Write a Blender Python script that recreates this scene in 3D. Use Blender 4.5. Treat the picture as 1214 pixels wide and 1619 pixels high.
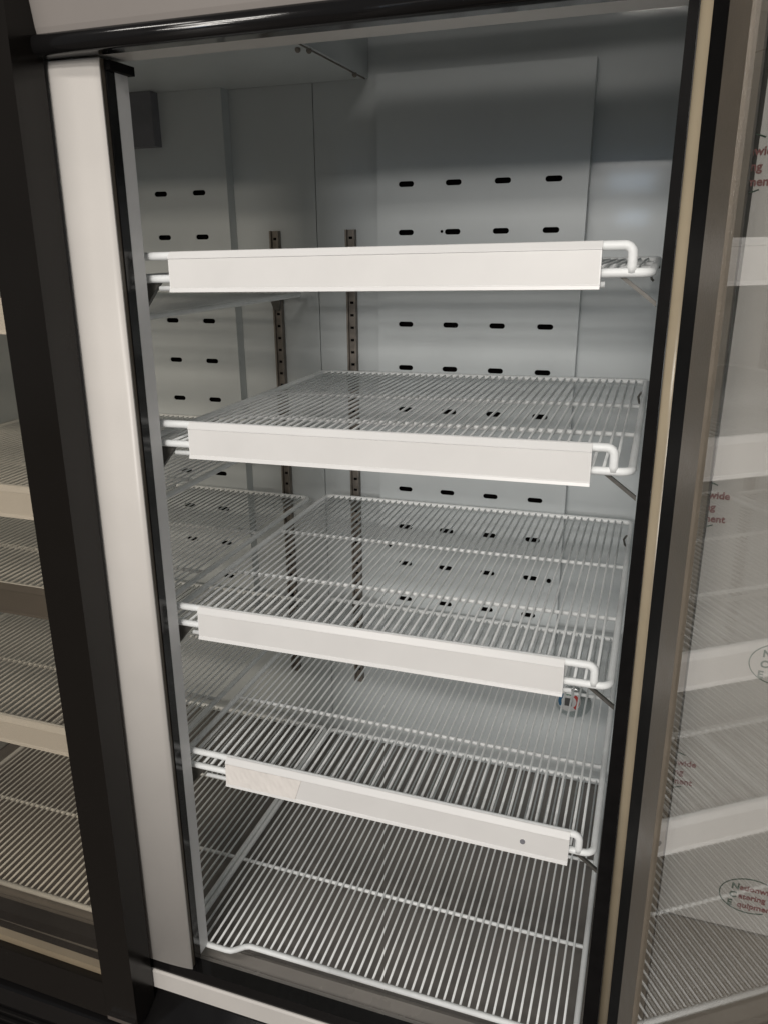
import bpy, bmesh, math, random
from mathutils import Vector, Matrix, Euler
random.seed(7)
for o in list(bpy.data.objects): bpy.data.objects.remove(o)
S = bpy.context.scene
C = bpy.data.collections.new('photo_scene'); S.collection.children.link(C)

# ------------------------------------------------------------------ camera
cam = bpy.data.objects.new('camera', bpy.data.cameras.new('camera')); C.objects.link(cam)
yaw, pit, rol = math.radians(19.585), math.radians(-19.648), math.radians(-0.746)
fw = Vector((-math.sin(yaw)*math.cos(pit), math.cos(yaw)*math.cos(pit), math.sin(pit)))
r0 = Vector((math.cos(yaw), math.sin(yaw), 0)); u0 = r0.cross(fw)
r2 = r0*math.cos(rol)+u0*math.sin(rol); u2 = -r0*math.sin(rol)+u0*math.cos(rol)
M = Matrix((( r2.x,u2.x,-fw.x,0.691),(r2.y,u2.y,-fw.y,-1.0533),(r2.z,u2.z,-fw.z,0.1702),(0,0,0,1)))
cam.matrix_world = M
cam.data.sensor_fit = 'HORIZONTAL'; cam.data.sensor_width = 36
cam.data.lens = 1260.83*36/1214
cam.data.shift_x = 19.34/1214; cam.data.shift_y = 26.39/1214
cam.data.clip_start = .02; cam.data.clip_end = 100
S.camera = cam

# ------------------------------------------------------------------ world, lamps, exposure
W = bpy.data.worlds.new('World'); S.world = W; W.use_nodes = True
W.node_tree.nodes['Background'].inputs[0].default_value = (0.92, 0.95, 1.0, 1)
W.node_tree.nodes['Background'].inputs[1].default_value = 0.115
def area(name, loc, size, power, col, target=None, spread=180):
    L = bpy.data.lights.new(name, 'AREA'); L.shape = 'RECTANGLE'; L.size, L.size_y = size
    L.energy = power; L.color = col; L.spread = math.radians(spread)
    o = bpy.data.objects.new(name, L); C.objects.link(o); o.location = loc
    if target is not None:
        o.rotation_euler = (Vector(target)-Vector(loc)).to_track_quat('-Z', 'Y').to_euler()
    return o
WARM = (1.0, .95, .89)
area('ceiling_lamp', (-.45, -1.9, 2.0), (.95, .2), 18, WARM, (-.2, -1.2, 0))
area('ceiling_lamp', (.55, -3.6, 2.0), (1.6, .3), 48, WARM, (0, -.5, 0))
area('ceiling_lamp', (.9, -6.0, 2.1), (1.6, .3), 72, WARM, (.3, 0, 0))
area('ceiling_lamp', (-.3, -9.5, 2.1), (2.2, .4), 130, WARM, (.3, 0, 0))
area('ceiling_lamp', (.6, -17, 2.1), (3.2, .6), 340, WARM, (.3, 0, 0))
area('shop_window', (.22, -7.5, .80), (.50, .17), 3.4, (.5, .72, 1.0), (.6, .8, .3))
area('shop_window', (.26, -7.5, .42), (.34, .13), 2.2, (.5, .72, 1.0), (.6, .8, .3))
S.view_settings.view_transform = 'Standard'; S.view_settings.look = 'None'
S.view_settings.exposure = 0; S.view_settings.gamma = 1; S.view_settings.use_curve_mapping = False

# ------------------------------------------------------------------ materials
MATS = {}
def mat(name, col, rough=.5, metal=0, spec=.5, var=0, vscale=6, bump=0, bscale=60, coat=0, rvar=0, stretch=None):
    m = bpy.data.materials.new(name); m.use_nodes = True; nt = m.node_tree; b = nt.nodes['Principled BSDF']
    b.inputs['Base Color'].default_value = (*col, 1); b.inputs['Roughness'].default_value = rough
    b.inputs['Metallic'].default_value = metal; b.inputs['Specular IOR Level'].default_value = spec
    b.inputs['Coat Weight'].default_value = coat; b.inputs['Coat Roughness'].default_value = .07
    tc = nt.nodes.new('ShaderNodeTexCoord'); src = tc.outputs['Object']
    if stretch:
        mp = nt.nodes.new('ShaderNodeMapping'); mp.inputs['Scale'].default_value = stretch
        nt.links.new(src, mp.inputs[0]); src = mp.outputs[0]
    if var or rvar:
        n = nt.nodes.new('ShaderNodeTexNoise'); n.inputs['Scale'].default_value = vscale; n.inputs['Detail'].default_value = 6
        nt.links.new(src, n.inputs['Vector'])
        if var:
            r = nt.nodes.new('ShaderNodeValToRGB')
            r.color_ramp.elements[0].position = .3; r.color_ramp.elements[1].position = .7
            r.color_ramp.elements[0].color = (*[c*(1-var) for c in col], 1)
            r.color_ramp.elements[1].color = (*[min(1, c*(1+var)) for c in col], 1)
            nt.links.new(n.outputs[0], r.inputs[0]); nt.links.new(r.outputs[0], b.inputs['Base Color'])
        if rvar:
            mr = nt.nodes.new('ShaderNodeMapRange'); mr.inputs[1].default_value = .3; mr.inputs[2].default_value = .7
            mr.inputs[3].default_value = max(.02, rough-rvar); mr.inputs[4].default_value = rough+rvar
            nt.links.new(n.outputs[0], mr.inputs[0]); nt.links.new(mr.outputs[0], b.inputs['Roughness'])
    if bump:
        n2 = nt.nodes.new('ShaderNodeTexNoise'); n2.inputs['Scale'].default_value = bscale; n2.inputs['Detail'].default_value = 4
        nt.links.new(src, n2.inputs['Vector'])
        bp = nt.nodes.new('ShaderNodeBump'); bp.inputs['Strength'].default_value = bump; bp.inputs['Distance'].default_value = .003
        nt.links.new(n2.outputs[0], bp.inputs['Height']); nt.links.new(bp.outputs[0], b.inputs['Normal'])
    MATS[name] = m; return m
liner   = mat('liner_white_steel', (.59, .625, .635), .34, spec=.4, var=.05, vscale=3, bump=.35, bscale=5, rvar=.06, coat=.22)
panelm  = mat('vent_panel_steel', (.61, .645, .655), .34, spec=.4, var=.05, vscale=4, bump=.35, bscale=4, rvar=.07, coat=.22)
ceilm   = mat('ceiling_panel_steel', (.64, .67, .675), .4, var=.04)
cabw    = mat('cabinet_white_paint', (.66, .63, .595), .36, var=.035, vscale=9, bump=.03, bscale=200)
headm   = mat('header_shaded_white', (.25, .228, .212), .42, var=.06, vscale=5, bump=.04, bscale=60)  # white header panel, its shade put into a darker base colour
jambm  = mat('jamb_shaded_white', (.42, .35, .245), .22, var=.08, vscale=12)  # white jamb, warm light and the door's shade put into the colour
blackg  = mat('gloss_black_plastic', (.008, .0075, .0075), .14, spec=.4, rvar=.05, vscale=14, bump=.03, bscale=30)
blackm  = mat('black_rubber', (.007, .0065, .0065), .55, spec=.05, var=.2, vscale=40)
blackd  = mat('door_frame_black', (.010, .0085, .0072), .2, spec=.28, rvar=.08, vscale=9, bump=.04, bscale=12)
greyl   = mat('lamp_diffuser_grey', (.80, .80, .80), .4, var=.03, vscale=20)
taupe   = mat('door_liner_taupe', (.145, .122, .095), .38, var=.10, vscale=26, bump=.12, bscale=420, rvar=.05)
wirem   = mat('white_coated_wire', (.88, .90, .90), .42, spec=.3, var=.04, vscale=60, bump=.12, bscale=160)
stripm  = mat('price_strip_plastic', (.82, .815, .805), .3, spec=.45, var=.02, vscale=10, bump=.02, bscale=60)
greystrip = mat('grey_strip_plastic', (.13, .12, .11), .22, var=.1, vscale=5)
labelm  = mat('price_label_card', (.775, .765, .75), .42, var=.025, vscale=14, bump=.03, bscale=80)
paperm  = mat('crumpled_label_paper', (.86, .82, .78), .55, var=.03, vscale=30, bump=.5, bscale=34)
galv    = mat('galvanised_steel', (.22, .195, .17), .5, metal=.3, var=.25, vscale=40)
dsteel  = mat('dark_clip_steel', (.11, .105, .095), .4, metal=.5, var=.2, vscale=60)
darkm   = mat('hole_shade_black', (.006, .005, .005), .9, spec=0, var=.3, vscale=30)  # near-black that stands in for shade inside slots and holes
floorm  = mat('brushed_floor_steel', (.20, .185, .172), .36, spec=.5, var=.14, vscale=7, bump=.05, bscale=30, rvar=.08, stretch=(5, 1, 1))
sillm   = mat('sill_grey_plastic', (.40, .37, .34), .25, var=.12, vscale=5, rvar=.08, bump=.03, bscale=10)
spacer  = mat('spacer_aluminium', (.62, .57, .49), .3, metal=.2, var=.08, vscale=12)
chrome  = mat('bright_metal', (.75, .70, .67), .16, metal=1, rvar=.06, vscale=30)
patchm  = mat('dark_probe_housing', (.20, .20, .22), .5, var=.1, vscale=20)
filmm   = mat('white_printed_film', (.72, .685, .66), .33, var=.035, vscale=5, bump=.25, bscale=7, stretch=(6, 1, .4))
neighm  = mat('neighbour_taupe_paint', (.30, .26, .22), .4, var=.08, vscale=6)
redink  = mat('red_ink', (.28, .05, .045), .5, var=.1, vscale=60)
greenink= mat('green_ink', (.03, .09, .045), .5, var=.1, vscale=60)
floorg  = mat('shop_floor_tile', (.16, .14, .125), .35, var=.2, vscale=3)
dialw   = mat('dial_white', (.75, .75, .75), .4, var=.03)
dialr   = mat('dial_red', (.55, .06, .05), .4, var=.05)
dialb   = mat('dial_blue', (.04, .16, .30), .4, var=.05)
dialg   = mat('dial_green', (.05, .22, .12), .4, var=.05)
dialk   = mat('dial_grey', (.10, .10, .10), .4, var=.05)

def glass(name, tint, f0, rough=0.015, power=5):
    m = bpy.data.materials.new(name); m.use_nodes = True; nt = m.node_tree
    for n in list(nt.nodes): nt.nodes.remove(n)
    out = nt.nodes.new('ShaderNodeOutputMaterial'); mix = nt.nodes.new('ShaderNodeMixShader')
    tr = nt.nodes.new('ShaderNodeBsdfTransparent'); tr.inputs[0].default_value = (*tint, 1)
    gl = nt.nodes.new('ShaderNodeBsdfGlossy'); gl.inputs['Roughness'].default_value = rough; gl.inputs[0].default_value = (1, 1, 1, 1)
    ge = nt.nodes.new('ShaderNodeNewGeometry'); dt = nt.nodes.new('ShaderNodeVectorMath'); dt.operation = 'DOT_PRODUCT'
    nt.links.new(ge.outputs['Incoming'], dt.inputs[0]); nt.links.new(ge.outputs['Normal'], dt.inputs[1])
    def mth(op, a, b=None):
        n = nt.nodes.new('ShaderNodeMath'); n.operation = op
        for i, v in enumerate((a, b)):
            if v is None: continue
            if isinstance(v, (int, float)): n.inputs[i].default_value = v
            else: nt.links.new(v, n.inputs[i])
        return n.outputs[0]
    c = mth('ABSOLUTE', dt.outputs['Value']); k = mth('POWER', mth('SUBTRACT', 1.0, c), power)
    F = mth('ADD', mth('MULTIPLY', k, 1-f0), f0)
    nt.links.new(F, mix.inputs[0]); nt.links.new(tr.outputs[0], mix.inputs[1]); nt.links.new(gl.outputs[0], mix.inputs[2])
    nt.links.new(mix.outputs[0], out.inputs[0]); return m
glass_open = glass('open_door_glass', (.96, .96, .945), .10)
glass_shut = glass('shut_door_glass', (.93, .90, .85), .09)
cup_glass = glass('clear_suction_plastic', (.93, .95, .95), .12, .1)

# ------------------------------------------------------------------ helpers
def obj(name, bm, m, parent=None, smooth=False, bevel=0):
    if bevel:
        bmesh.ops.bevel(bm, geom=[e for e in bm.edges if e.is_manifold and e.calc_face_angle(0) > .6], offset=bevel, segments=2, affect='EDGES', profile=.6)
    bmesh.ops.recalc_face_normals(bm, faces=bm.faces)
    me = bpy.data.meshes.new(name); bm.to_mesh(me); bm.free()
    me.materials.append(m)
    if smooth:
        for p in me.polygons: p.use_smooth = True
    o = bpy.data.objects.new(name, me); C.objects.link(o)
    if parent: o.parent = parent
    return o
def thing(name, label, cat, loc=(0, 0, 0), group=None):
    o = bpy.data.objects.new(name, None); C.objects.link(o); o.location = loc; o.empty_display_size = .05
    o['label'] = label; o['category'] = cat
    if group: o['group'] = group
    return o
def box(bm, x0, x1, y0, y1, z0, z1):
    v = [bm.verts.new((x, y, z)) for x in (x0, x1) for y in (y0, y1) for z in (z0, z1)]
    for f in ((0,1,3,2),(4,6,7,5),(0,4,5,1),(2,3,7,6),(0,2,6,4),(1,5,7,3)): bm.faces.new([v[i] for i in f])
    return v
def B(*a):
    bm = bmesh.new(); box(bm, *a); return bm
def tube(bm, pts, r, n=8, caps=True):
    P = [Vector(p) for p in pts]; rings = []; up = None
    for i, p in enumerate(P):
        if i == 0: t = P[1]-P[0]
        elif i == len(P)-1: t = P[-1]-P[-2]
        else: t = (P[i+1]-p).normalized()+(p-P[i-1]).normalized()
        t.normalize()
        if up is None:
            a = Vector((0, 0, 1)) if abs(t.z) < .9 else Vector((0, 1, 0)); up = (a-t*a.dot(t)).normalized()
        else: up = (up-t*up.dot(t)).normalized()
        s = t.cross(up); rr = r[i] if isinstance(r, (list, tuple)) else r
        rings.append([bm.verts.new(p+(up*math.cos(2*math.pi*k/n)+s*math.sin(2*math.pi*k/n))*rr) for k in range(n)])
    for a, b in zip(rings, rings[1:]):
        for k in range(n): bm.faces.new((a[k], a[(k+1) % n], b[(k+1) % n], b[k]))
    if caps: bm.faces.new(rings[0]); bm.faces.new(rings[-1][::-1])
def arc(c, r, a0, a1, ax, n=6):
    """points on an arc in the plane spanned by ax=(u,v)"""
    u, v = Vector(ax[0]), Vector(ax[1]); c = Vector(c)
    return [c+u*(r*math.cos(a0+(a1-a0)*i/n))+v*(r*math.sin(a0+(a1-a0)*i/n)) for i in range(n+1)]
def prism_x(bm, prof, x0, x1, slant=0):
    """profile of (y, z) points extruded along x"""
    a = [bm.verts.new((x0, y, z)) for y, z in prof]; b = [bm.verts.new((x1, y, z)) for y, z in prof]
    n = len(prof)
    for i in range(n): bm.faces.new((a[i], a[(i+1) % n], b[(i+1) % n], b[i]))
    bm.faces.new(a[::-1]); bm.faces.new(b)
def quadcol(bm, bot, top, z0, z1):
    """vertical column whose rectangular section differs at foot and head: bot/top=(x0,x1,y0,y1)"""
    def ring(s, z): x0, x1, y0, y1 = s; return [bm.verts.new(q) for q in ((x0, y0, z), (x1, y0, z), (x1, y1, z), (x0, y1, z))]
    a, b = ring(bot, z0), ring(top, z1)
    for i in range(4): bm.faces.new((a[i], a[(i+1) % 4], b[(i+1) % 4], b[i]))
    bm.faces.new(a[::-1]); bm.faces.new(b)
def bulgecol(bm, bot, top, z0, z1, bulge, n=14):
    def ring(s_, z):
        x0, x1, y0, y1 = s_; pts = []
        for i in range(n+1):
            u = i/n; e = 1-(2*u-1)**4; pts.append((x0+(x1-x0)*u, y0-bulge*math.sin(math.pi*u)**.7 if 0 < u < 1 else y0, z))
        return [bm.verts.new(q) for q in pts+[(x1, y1, z), (x0, y1, z)]]
    a, b = ring(bot, z0), ring(top, z1); m = len(a)
    for i in range(m):
        f = bm.faces.new((a[i], a[(i+1) % m], b[(i+1) % m], b[i])); f.smooth = i < n
    bm.faces.new(a[::-1]); bm.faces.new(b)
def cyl_y(bm, x, z, y0, y1, r0, r1=None, n=32):
    r1 = r0 if r1 is None else r1
    a = [bm.verts.new((x+r0*math.cos(2*math.pi*k/n), y0, z+r0*math.sin(2*math.pi*k/n))) for k in range(n)]
    b = [bm.verts.new((x+r1*math.cos(2*math.pi*k/n), y1, z+r1*math.sin(2*math.pi*k/n))) for k in range(n)]
    for k in range(n): bm.faces.new((a[k], a[(k+1) % n], b[(k+1) % n], b[k]))
    bm.faces.new(a); bm.faces.new(b[::-1])

# ------------------------------------------------------------------ the shop floor
fl = obj('floor', B(-6, 6, -12, 2, -1.72, -1.62), floorg); fl['kind'] = 'structure'

# ------------------------------------------------------------------ the fridge
F = thing('display_fridge', 'white display fridge with black trim, its right glass door standing open', 'fridge', (0, 0, -1.6))
def part(name, bm, m, parent=None, smooth=False, bevel=0):
    o = obj(name, bm, m, parent or F, smooth, bevel)
    if parent is None: o.location = (0, 0, 1.6)
    return o
# liner: back, sides, ceiling
bm = bmesh.new(); box(bm, -.98, -.0985, .805, .83, -1.19, .78); box(bm, -.0965, .70, .805, .83, -1.19, .78); box(bm, -.98, .70, .812, .835, -1.19, .78)
part('back_wall', bm, liner)
bm = bmesh.new(); box(bm, .70, .712, -.02, .804, -1.19, .78); part('side_wall', bm, liner)
bm = bmesh.new(); box(bm, -.995, -.982, -.02, .804, -1.19, .78); part('side_wall', bm, liner)
part('cabinet_top', B(-.98, .70, -.015, .804, .782, .80), liner)
bm = bmesh.new(); box(bm, -1.02, -.997, -.07, .86, -1.55, .84); box(bm, .714, .738, -.07, .86, -1.55, .84); box(bm, -.996, .713, .84, .86, -1.55, .84); box(bm, -.996, .713, -.02, .838, .802, .84)
part('outer_casing', bm, cabw)
# evaporator housing over the left two thirds of the cavity
E_ = part('evaporator_cover', B(-.978, .036, .06, .803, .512, .781), ceilm)
bm = bmesh.new(); box(bm, .028, .0300, .07, .80, .5095, .5118); 
part('cover_seam', bm, galv, E_)
for (sx, sy) in ((.028, .50), (.012, .485), (.028, .74)):
    bm = bmesh.new(); bmesh.ops.create_uvsphere(bm, u_segments=12, v_segments=8, radius=.0055, matrix=Matrix.Translation((sx, sy, .509)))
    part('screw', bm, galv, E_, True)
part('probe_housing', B(-.60, -.478, .74, .804, .395, .5115), patchm, bevel=.006)
# perforated air panels
def vent_panel(x0, x1, z0, z1, cols, rows):
    cu = bpy.data.curves.new('vent_panel', 'CURVE'); cu.dimensions = '2D'; cu.fill_mode = 'BOTH'; cu.extrude = .0008
    def spl(pts):
        s = cu.splines.new('POLY'); s.points.add(len(pts)-1); s.use_cyclic_u = True
        for p, q in zip(s.points, pts): p.co = (q[0], q[1], 0, 1)
    spl([(x0, z0), (x1, z0), (x1, z1), (x0, z1)])
    hw, hr = .0118, .0058
    for cx in cols:
        for cz in rows:
            pts = []
            for s, a0 in ((1, -90), (-1, 90)):
                for i in range(7):
                    a = math.radians(a0+180*i/6); pts.append((cx+s*hw+hr*math.cos(a), cz+hr*math.sin(a)))
            spl(pts)
    o = bpy.data.objects.new('tmp', cu); C.objects.link(o); bpy.context.view_layer.update()
    me = bpy.data.meshes.new_from_object(o.evaluated_get(bpy.context.evaluated_depsgraph_get())); bpy.data.objects.remove(o)
    me.materials.clear(); me.materials.append(panelm)
    p = bpy.data.objects.new('vent_panel', me); C.objects.link(p); p.parent = F
    p.rotation_euler = (math.radians(90), 0, 0); p.location = (0, .7712, 1.6)
    rb = bmesh.new(); t_ = .0015
    box(rb, x0, x0+t_, .7721, .8045, z0, z1); box(rb, x1-t_, x1, .7721, .8045, z0, z1); box(rb, x0+t_+.0001, x1-t_-.0001, .7721, .8045, z0, z0+t_); box(rb, x0+t_+.0001, x1-t_-.0001, .7721, .8045, z1-t_, z1)
    rim = obj('folded_rim', rb, panelm, F); rim.location = (0, 0, 1.6)
    bk = obj('slot_shade_sheet', B(x0+.004, x1-.004, .7900, .7915, z0+.004, z1-.004), darkm, F); bk.location = (0, 0, 1.6)  # dark sheet added as the shade behind the vent slots
    return p, bk
rows = [.294-.1*k for k in range(11)]
vent_panel(.066, .522, -.815, .512, [.1325+.1065*i for i in range(4)], rows)
vent_panel(-.775, -.31, -.815, .5117, [-.387-.1067*i for i in range(4)], [z-.002 for z in rows])
for (x, z) in ((.094, -.56), (.497, -.607), (.215, .195), (-.34, -.565), (-.60, -.56)):
    bm = bmesh.new(); cyl_y(bm, x, z, .7680, .7700, .0055 if abs(x-.215) > .01 else .003, n=14)
    part('panel_screw_hole', bm, darkm)
# pilasters with slots
def pilaster(x):
    bm = bmesh.new(); w = .0115
    box(bm, x-w, x+w, .797, .8035, -.995, .203)
    box(bm, x-w, x-w+.004, .788, .797, -.995, .203); box(bm, x+w-.004, x+w, .788, .797, -.995, .203)
    p = part('shelf_pilaster', bm, galv, bevel=.0006)
    z = .185; first = None
    while z > -.98:
        if first is None:
            first = obj('slot', B(x-.0042, x+.0042, .7955, .7968, -.0028, .0028), darkm, p); s_ = first
        else:
            s_ = first.copy(); C.objects.link(s_)
        s_.location = (0, 0, z); z -= .0292
    return p
pilaster(-.2036); pilaster(-.0094)
# floor pan, threshold
part('floor_pan', B(-.98, .70, .0, .804, -1.205, -1.192), floorm)
bm = bmesh.new(); prism_x(bm, [(-.048, -1.158), (-.030, -1.160), (-.018, -1.173), (.012, -1.176), (.030, -1.1905), (-.048, -1.1905)], -.98, .70)
part('inner_threshold', bm, sillm)
bm = bmesh.new(); prism_x(bm, [(-.083, -1.160), (-.079, -1.1425), (-.050, -1.1425), (-.050, -1.190), (-.083, -1.190)], -.98, .71)
part('threshold_gasket', bm, blackg, bevel=.002)
part('sill_glint', B(.02, .125, -.0495, -.0475, -1.158, -1.1555), chrome)  # bright metal sliver added as a glint on the sill
bm = bmesh.new(); prism_x(bm, [(-.085, -1.1635), (-.088, -1.167), (-.088, -1.207), (-.083, -1.212), (-.05, -1.212), (-.05, -1.1635)], -1.0, .738)
part('front_sill', bm, cabw)
bm = bmesh.new(); prism_x(bm, [(-.06, -1.214), (-.135, -1.262), (-.150, -1.268), (-.150, -1.54), (-.06, -1.54)], -1.01, .738)
part('lower_grille_panel', bm, blackg, bevel=.002)
bm = bmesh.new()
for k in range(8): box(bm, -.95, .68, -.1535, -.1505, -1.33-.025*k, -1.322-.025*k)
part('grille_slat', bm, blackm)
# header
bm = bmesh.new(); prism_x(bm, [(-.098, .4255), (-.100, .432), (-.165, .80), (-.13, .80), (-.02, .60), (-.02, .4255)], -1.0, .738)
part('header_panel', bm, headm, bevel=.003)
bm = bmesh.new()
rp = [(-.1005-.0115*math.sin(math.radians(7.5*i))**.8, .4120+.0125*math.cos(math.radians(7.5*i))) for i in range(25)]
prism_x(bm, [(-.082, .4245)]+rp+[(-.082, .3995)], -.83, .715)
hr = part('header_rail', bm, blackg)
for p_ in hr.data.polygons: p_.use_smooth = abs(p_.normal.x) < .5 and p_.normal.y < -.05
bm = bmesh.new(); prism_x(bm, [(-.0815, .4015), (-.020, .4035), (-.020, .425), (-.0815, .425)], -.98, .70)
part('header_lip', bm, cabw, bevel=.0015)
# mullion between the two bays
bm = bmesh.new(); bulgecol(bm, (-.172, -.033, -.0785, -.0765), (-.172, -.0155, -.0785, -.0765), -1.141, .3985, .004)
mu = part('mullion', bm, cabw)
bm = bmesh.new(); quadcol(bm, (-.170, -.0345, -.0762, -.0665), (-.170, -.0170, -.0762, -.0665), -1.141, .3985)
box(bm, -.0, .0005, 0, .0005, 0, .0005) if False else None
part('edge_trim', bm, taupe, mu)
bm = bmesh.new(); quadcol(bm, (-.168, -.0325, -.0662, -.048), (-.168, -.0150, -.0662, -.048), -1.141, .3985)
part('gasket', bm, blackg, mu, bevel=.003)
bm = bmesh.new(); quadcol(bm, (-.156, -.0330, -.0475, -.019), (-.156, -.0155, -.0475, -.019), -1.135, .386)
part('lamp_cover', bm, greyl, mu, bevel=.0025)
part('end_cap', B(-.13, -.0085, -.0655, -.012, .3865, .3975), blackm, mu, bevel=.001)
# right jamb
bm = bmesh.new(); bulgecol(bm, (.7095, .733, -.094, -.052), (.6965, .722, -.094, -.052), -1.16, .3985, .010)
ja = part('right_jamb', bm, jambm)
ja['label'] = 'white jamb of the open doorway, coloured tan for warm light and shade of the open door'
bm = bmesh.new(); quadcol(bm, (.6855, .7085, -.090, -.052), (.6855, .6955, -.090, -.052), -1.16, .3985)
part('gasket', bm, blackm, ja, bevel=.004)
bm = bmesh.new(); quadcol(bm, (.686, .699, -.0515, -.0), (.686, .699, -.0515, -.0), -1.14, .39)
part('lamp_cover', bm, greyl, ja, bevel=.002)
part('hinge_bracket', B(.7085, .7165, -.110, -.1055, .285, .335), galv, ja, bevel=.001)

# closed left door
D = obj('left_door', B(0, .0001, 0, .0001, 0, .0001), blackd, F); D.location = (-.098, -.15, 1.6+.1)
bpy.data.objects.remove(D)
D = bpy.data.objects.new('closed_door', None); C.objects.link(D); D.parent = F; D.location = (-.094, -.150, 1.6+.18); D.rotation_euler = (0, math.radians(1.05), 0)
D['label'] = 'closed glass door with black frame over the left bay'
zt, zb = .42, -1.425                      # local z (origin is z=.18)
wd = .80; fr = .070
bm = bmesh.new()
box(bm, -fr, 0, 0, .058, zb, zt); box(bm, -wd, -wd+fr, 0, .058, zb, zt); box(bm, -wd+fr+.0002, -fr-.0002, .0, .056, zb, zb+.088); box(bm, -wd+fr+.0002, -fr-.0002, .0, .056, zt-.07, zt)
obj('door_frame', bm, blackd, D, bevel=.004)
obj('glass', B(-wd+fr-.005, -fr+.005, .010, .014, zb+.083, zt-.065), glass_shut, D)
bm = bmesh.new(); box(bm, -.020, -.008, .0585, .068, zb+.06, zt-.02); obj('gasket', bm, blackm, D)
obj('bottom_spacer', B(-wd+fr+.001, -fr-.001, .0150, .030, zb+.0885, zb+.104), spacer, D, bevel=.002)
obj('bottom_hinge', B(-.060, -.002, -.010, -.0002, zb+.011, zb+.020), chrome, D, bevel=.002)

# open right door
dp = math.radians(17); nz = .01
n_out = Vector((math.cos(dp), math.sin(dp), nz)).normalized()
dirv = Vector((math.sin(dp), -math.cos(dp), 0)); dirv = (dirv-n_out*dirv.dot(n_out)).normalized(); upv = n_out.cross(dirv)
if upv.z < 0: upv = -upv
OD = bpy.data.objects.new('open_door', None); C.objects.link(OD); OD.parent = F
mw = Matrix(((dirv.x, n_out.x, upv.x, .70), (dirv.y, n_out.y, upv.y, -.10), (dirv.z, n_out.z, upv.z, -.3+1.6), (0, 0, 0, 1)))
OD.matrix_local = mw
OD['label'] = 'open glass door swung out on the right, reflecting the shelves'
# local: x along the door from hinge, y outward, z up; inner glass surface at y=0
z0, z1 = -.92, .86; wd2 = .85
bm = bmesh.new()
def ring(bm, a, w, y0, y1, z0, z1, W):
    box(bm, a, a+w, y0, y1, z0, z1); box(bm, W-a-w, W-a, y0, y1, z0, z1)
    box(bm, a+w+.0002, W-a-w-.0002, y0, y1, z0, z0+w); box(bm, a+w+.0002, W-a-w-.0002, y0, y1, z1-w, z1)
ring(bm, .052, .028, .010, .040, z0, z1, wd2); obj('door_frame', bm, blackd, OD, bevel=.003)
bm = bmesh.new(); ring(bm, .100, .052, -.0035, .0095, z0+.04, z1-.04, wd2); obj('inner_frame', bm, taupe, OD, bevel=.002)
bm = bmesh.new(); ring(bm, .056, .043, -.0028, .0095, z0+.003, z1-.003, wd2); obj('gasket', bm, blackm, OD, bevel=.004)
obj('glass', B(.150, wd2-.150, .0, .004, z0+.096, z1-.096), glass_open, OD)

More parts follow.
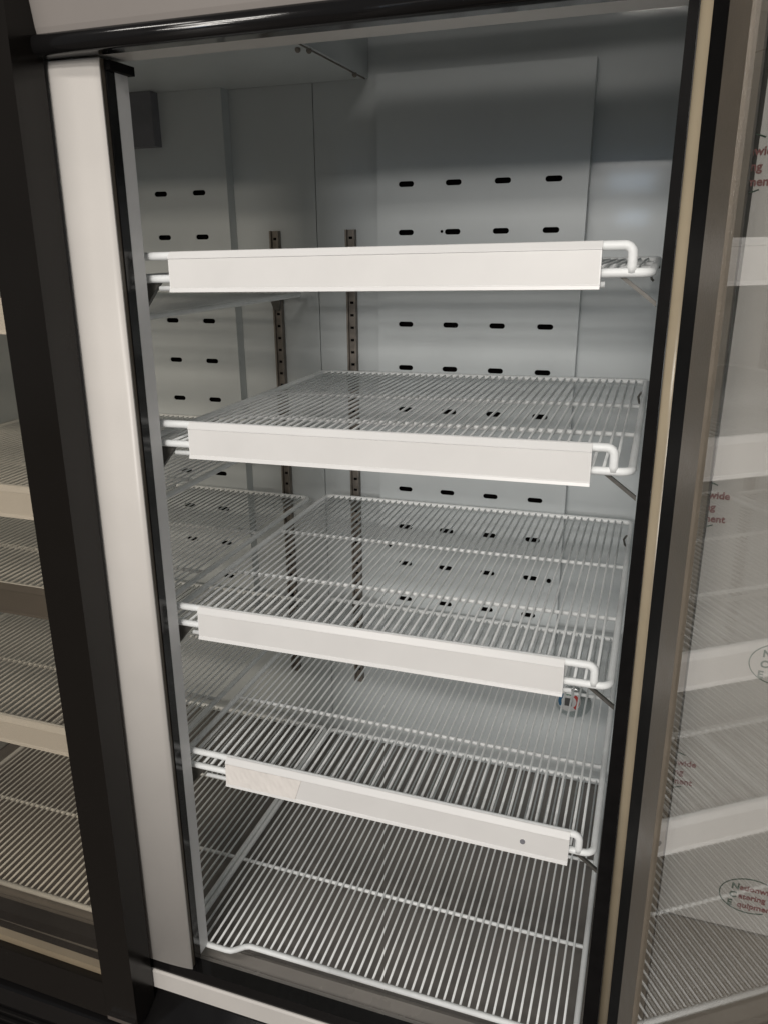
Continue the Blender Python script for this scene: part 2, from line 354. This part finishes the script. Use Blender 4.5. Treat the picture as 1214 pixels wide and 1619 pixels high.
# ------------------------------------------------------------------ shelves
def shelf_parts(root, w, depth, strip=None, raised=True, wave=False, clips=True, loops=True):
    """root origin: left front corner at wire height; x 0..w, y 0..depth"""
    R, r = .0057, .0023
    bm = bmesh.new(); c = .016
    H = [(1, 0, 0), (0, 1, 0)]
    ux, uy = Vector((1, 0, 0)), Vector((0, 1, 0))
    def front(x):
        if not wave: return 0
        t_ = min(1, max(0, (x-.095)/.036)); return .0225*t_*t_*(3-2*t_)
    fr_ = .0225 if wave else 0
    loop = [Vector((.3, fr_, 0))]
    loop += arc((w-c, c+fr_, 0), c, -math.pi/2, 0, H) + arc((w-c, depth-c, 0), c, 0, math.pi/2, H) + arc((c, depth-c, 0), c, math.pi/2, math.pi, H)
    loop += arc((c, c, 0), c, math.pi, 1.5*math.pi, H)
    if wave: loop += [Vector((x_, front(x_), 0)) for x_ in (.06, .09, .10, .107, .114, .121, .130, .15)]
    loop.append(Vector((.3, fr_, 0)))
    tube(bm, loop, R, 10)
    obj('shelf_frame', bm, wirem, root, True)
    bm = bmesh.new()
    nw = 49; step = (w-.012)/(nw-1+1)
    for i in range(1, nw):
        x = .006+step*i; e = .0006*math.sin(i*2.3)
        tube(bm, [(x, front(x), .0015), (x+e, depth*.25, .0036), (x+e*.5, depth*.6, .0036), (x, depth-.001, .0015)], r, 6)
    obj('wire_grid', bm, wirem, root, True)
    for y in (.234, .475):
        bm = bmesh.new(); tube(bm, [(.001, y, -.0022), (w/2, y, -.0026), (w-.001, y, -.0022)], .0040, 8); obj('cross_bar', bm, wirem, root, True)
    if raised:
        h = .0315; a = .010; xl, xr = .022, w-.023
        V = [(1, 0, 0), (0, 0, 1)]
        pts = [Vector((xl, -.001, .0))]+[Vector((xl, -.001, .01))]
        pts += arc((xl+a, -.001, h-a), a, math.pi, math.pi/2, V)
        pts += arc((xr-a, -.001, h-a), a, math.pi/2, 0, V)+[Vector((xr, -.001, .008)), Vector((xr, -.001, 0))]
        bm = bmesh.new(); tube(bm, pts, .0060, 10); obj('front_rail', bm, wirem, root, True)
        bm = bmesh.new(); tube(bm, [(.063, -.003, -.0135), (w-.053, -.003, -.0135)], .0038, 10); obj('support_rod', bm, wirem, root, True)
        # weld blobs
    if strip is not None:
        sx, L, kind = strip; t = .0375
        bm = bmesh.new()
        prof = [(-.0055, t), (-.0070, t-.0006), (-.0145, t-.0088), (-.0145, t-.0098), (-.0128, t-.0102), (-.0146, t-.0505), (-.0160, t-.0515), (-.0172, t-.0557), (-.0145, t-.0565), (-.0085, t-.0550), (-.0075, t-.046), (-.0058, t-.010)]
        prism_x(bm, prof, sx, sx+L); st = obj('price_strip', bm, greystrip if kind == 'grey' else stripm, root)
        def card(name, x0, x1, m, off, zz0=.0495, zz1=.0112, sl=0):
            bm = bmesh.new()
            def yy(d): return -.0128-(d-.0102)*(.0018/.0403)-off
            vs = []
            n = 24
            g = []
            for i in range(n+1):
                row = []
                for j in range(5):
                    d = zz1+(zz0-zz1)*j/4; x = x0+(x1-x0)*i/n + (sl*(1-2*j/4) if i == n else 0)
                    wob = 0
                    if kind == 'torn' and m is paperm: wob = .0007*abs(math.sin(i*1.9)+.5*math.sin(j*2.1+i))
                    row.append(bm.verts.new((x, yy(d)-wob, t-d)))
                g.append(row)
            for i in range(n):
                for j in range(4): bm.faces.new((g[i][j], g[i+1][j], g[i+1][j+1], g[i][j+1]))
            ret = bmesh.ops.extrude_face_region(bm, geom=list(bm.faces)); 
            for v in ret['geom']:
                if isinstance(v, bmesh.types.BMVert): v.co.y += .00035+off*.5
            obj(name, bm, m, st)
        if kind == 'torn':
            card('price_label', .137*L/.6*1.0+sx, sx+L-.001, labelm, .0004)
            card('torn_paper', sx+.0005, sx+.142, paperm, .0012, zz1=.0105, zz0=.0502, sl=.006)
            st.children[-1]['label'] = 'creased paler paper stuck over the left end of the price strip'
            bm = bmesh.new(); cyl_y(bm, sx+.529, t-.031, -.0160, -.0140, .0042, n=9); obj('glue_spot', bm, patchm, st)
        else:
            card('price_label', sx+.002, sx+L-.002, greystrip if kind == 'grey' else labelm, .0004)
    if clips:
        bm = bmesh.new()   # left front clip: bent plate with a sloping foot
        v = [bm.verts.new(q) for q in ((.020, .004, -.006), (.058, .004, -.006), (.022, .004, -.050), (.020, .012, -.006), (.058, .012, -.006), (.022, .012, -.050))]
        for f in ((0, 1, 2), (5, 4, 3), (0, 3, 4, 1), (1, 4, 5, 2), (2, 5, 3, 0)): bm.faces.new([v[i] for i in f])
        obj('support_clip', bm, dsteel, root)
        bm = bmesh.new()   # right front clip: slanted strap
        v = [bm.verts.new(q) for q in ((w-.036, .006, -.006), (w-.029, .006, -.006), (w+.008, .006, -.034), (w+.008, .006, -.040), (w-.036, .012, -.006), (w-.029, .012, -.006), (w+.008, .012, -.034), (w+.008, .012, -.040))]
        for f in ((0, 1, 2, 3), (7, 6, 5, 4), (0, 4, 5, 1), (1, 5, 6, 2), (2, 6, 7, 3), (3, 7, 4, 0)): bm.faces.new([v[i] for i in f])
        obj('support_clip', bm, dsteel, root)
        bm = bmesh.new()
        xr_ = .061 if w < 0 else .061
        v = [bm.verts.new(q) for q in ((.045, .7795, -.008), (.075, .7795, -.008), (.071, .7795, -.040), (.056, .7795, -.040), (.045, .7865, -.008), (.075, .7865, -.008), (.071, .7865, -.040), (.056, .7865, -.040))]
        for f in ((0, 1, 2, 3), (7, 6, 5, 4), (0, 4, 5, 1), (1, 5, 6, 2), (2, 6, 7, 3), (3, 7, 4, 0)): bm.faces.new([v[i] for i in f])
        if root.location.x < -.5:
            bmesh.ops.translate(bm, vec=(w-.1436, 0, 0), verts=bm.verts)
        obj('support_clip', bm, dsteel, root)
        if root.location.x < -.5: return
        bm = bmesh.new()
        tube(bm, [(w+.004, .70, -.014), (w-.008, .70, -.015), (w-.013, .70, -.024), (w-.010, .70, -.036), (w-.006, .70, -.040)], .0024, 8)
        obj('support_hook', bm, dsteel, root, True)

XL, XR = -.070, .675
GR = 'wire shelves in the open bay of the fridge'
spec = [(.1675, .0169, .0122, None, 'topmost white wire shelf in the open bay, seen nearly edge on behind its price strip'),
        (-.0800, .0243, .0114, None, 'second wire shelf from the top in the open bay, with a bright white price strip'),
        (-.3965, .0103, .0050, None, 'third wire shelf from the top in the open bay, right above the round thermometer'),
        (-.6908, .0381, -.0059, 'torn', 'wire shelf whose price strip has creased torn paper at its left end')]
for zt_, sx, sl, kind, lab in spec:
    zc = zt_-.0375
    root = thing('wire_shelf', lab, 'shelf', (XL, 0, zc+(XL-.317)*sl), GR)
    root.rotation_euler = (0, -math.atan(sl), 0)
    shelf_parts(root, XR-XL, .75, (sx-XL, .60, kind))
root = thing('wire_shelf', 'bottom wire rack without a price strip, lying on the dark floor of the open bay', 'shelf', (XL-.012, -.020, -1.138), GR)
shelf_parts(root, XR-XL+.012, .77, None, raised=False, wave=True, clips=False)
GL = 'wire shelves behind the closed glass door'
for zc, lab, sx in ((.060, 'topmost wire shelf behind the closed left glass door', .03), (-.255, 'second wire shelf from the top behind the closed left glass door', .04),
                (-.447, 'third wire shelf behind the closed left glass door, with a darker grey price strip', .03), (-.742, 'fourth wire shelf behind the closed left glass door, the lowest with a price strip', .03)):
    root = thing('wire_shelf', lab, 'shelf', (-.866, 0, zc), GL)
    shelf_parts(root, .745, .75, (sx, .645, 'grey' if abs(zc+.447) < .01 else None))
root = thing('wire_shelf', 'bottom wire rack on the floor behind the closed left glass door', 'shelf', (-.866, -.020, -1.138), GL)
shelf_parts(root, .7715, .77, None, raised=False, clips=False)

# ------------------------------------------------------------------ dial thermometer stuck to the back wall
tx, ty_, tz = .566, .8045, -.945
T = thing('dial_thermometer', 'small round dial thermometer with red and blue arcs, stuck low on the back wall', 'thermometer', (tx, ty_, tz))
bm = bmesh.new(); cyl_y(bm, .010, -.006, -.0015, -.006, .046, .040, 40); obj('suction_cup', bm, cup_glass, T, True)
bm = bmesh.new(); cyl_y(bm, 0, 0, -.007, -.013, .030, .029, 40); obj('dial_face', bm, dialw, T)
def arcband(a0, a1, m, nm, r0=.019, r1=.027):
    bm = bmesh.new(); n = 14; prev = None
    for i in range(n+1):
        a = math.radians(a0+(a1-a0)*i/n); cur = [bm.verts.new((r*math.cos(a), y, r*math.sin(a))) for r in (r0, r1) for y in (-.0135, -.0145)]
        if prev:
            bm.faces.new((prev[0], prev[2], cur[2], cur[0])); bm.faces.new((prev[1], cur[1], cur[3], prev[3])); bm.faces.new((prev[0], cur[0], cur[1], prev[1])); bm.faces.new((prev[2], prev[3], cur[3], cur[2]))
        else: bm.faces.new((cur[0], cur[1], cur[3], cur[2]))
        prev = cur
    bm.faces.new((prev[0], prev[2], prev[3], prev[1])); obj(nm, bm, m, T)
arcband(-50, 55, dialr, 'red_scale'); arcband(125, 215, dialb, 'blue_scale'); arcband(65, 110, dialg, 'green_scale')
obj('hub', B(-.010, .008, -.018, -.0135, -.010, .010), dialk, T, bevel=.002)

# ------------------------------------------------------------------ neighbouring cabinet in printed film
N = thing('wrapped_cabinet', 'cabinet in white film with red print, seen through the open door glass', 'cabinet', (1.1, .3, -1.6))
def npart(name, bm, m, bevel=0):
    o = obj(name, bm, m, N, bevel=bevel); o.location = (-1.1, -.3, 1.6); return o
npart('cabinet_body', B(.768, 1.6, -.088, .8, -1.6, .95), neighm, .004)
film = npart('printed_film', B(.766, 1.55, -.092, -.0895, -.722, .93), filmm)
npart('film_edge', B(.766, 1.55, -.0935, -.0925, -.724, -.7222), galv)
def text(s, x, z, size, m, par, bold=.0):
    cu = bpy.data.curves.new('t', 'FONT'); cu.body = s; cu.size = size; cu.offset = bold; cu.extrude = .0003; cu.resolution_u = 3
    o = bpy.data.objects.new('t', cu); C.objects.link(o); bpy.context.view_layer.update()
    me = bpy.data.meshes.new_from_object(o.evaluated_get(bpy.context.evaluated_depsgraph_get())); bpy.data.objects.remove(o)
    me.materials.clear(); me.materials.append(m)
    p = bpy.data.objects.new('printed_text', me); C.objects.link(p); p.parent = par
    p.rotation_euler = (math.radians(90), 0, 0); p.location = (x, -.0926, z)
    return p
def logo(x, z):
    """x = right end of 'wide' minus the word width"""
    s = .0120
    for k, (a, b) in enumerate((('N', 'ationwide'), ('C', 'atering'), ('E', 'quipment'))):
        zz = z-.0143*k
        text(a, x-.0105-.0012*k, zz, s*1.1, greenink, film, .0004); text(b, x, zz, s, redink, film, .0003)
    bm = bmesh.new(); pts = []
    for i in range(49):
        a = 2*math.pi*i/48
        pts.append((x+.014+.038*math.cos(a), -.0928, z-.008+.028*math.sin(a)))
    pts = pts[8:41]
    tube(bm, pts, .0007, 6); o = obj('printed_oval', bm, greenink, film, True)
for x, z in ((.7385, .250), (.7390, -.112), (.745, -.478), (.858, -.305), (.868, -.655), (.855, .065), (.855, .43), (1.0, .26), (1.0, -.11), (1.0, -.48), (1.12, .065), (1.12, -.3)):
    logo(x, z)
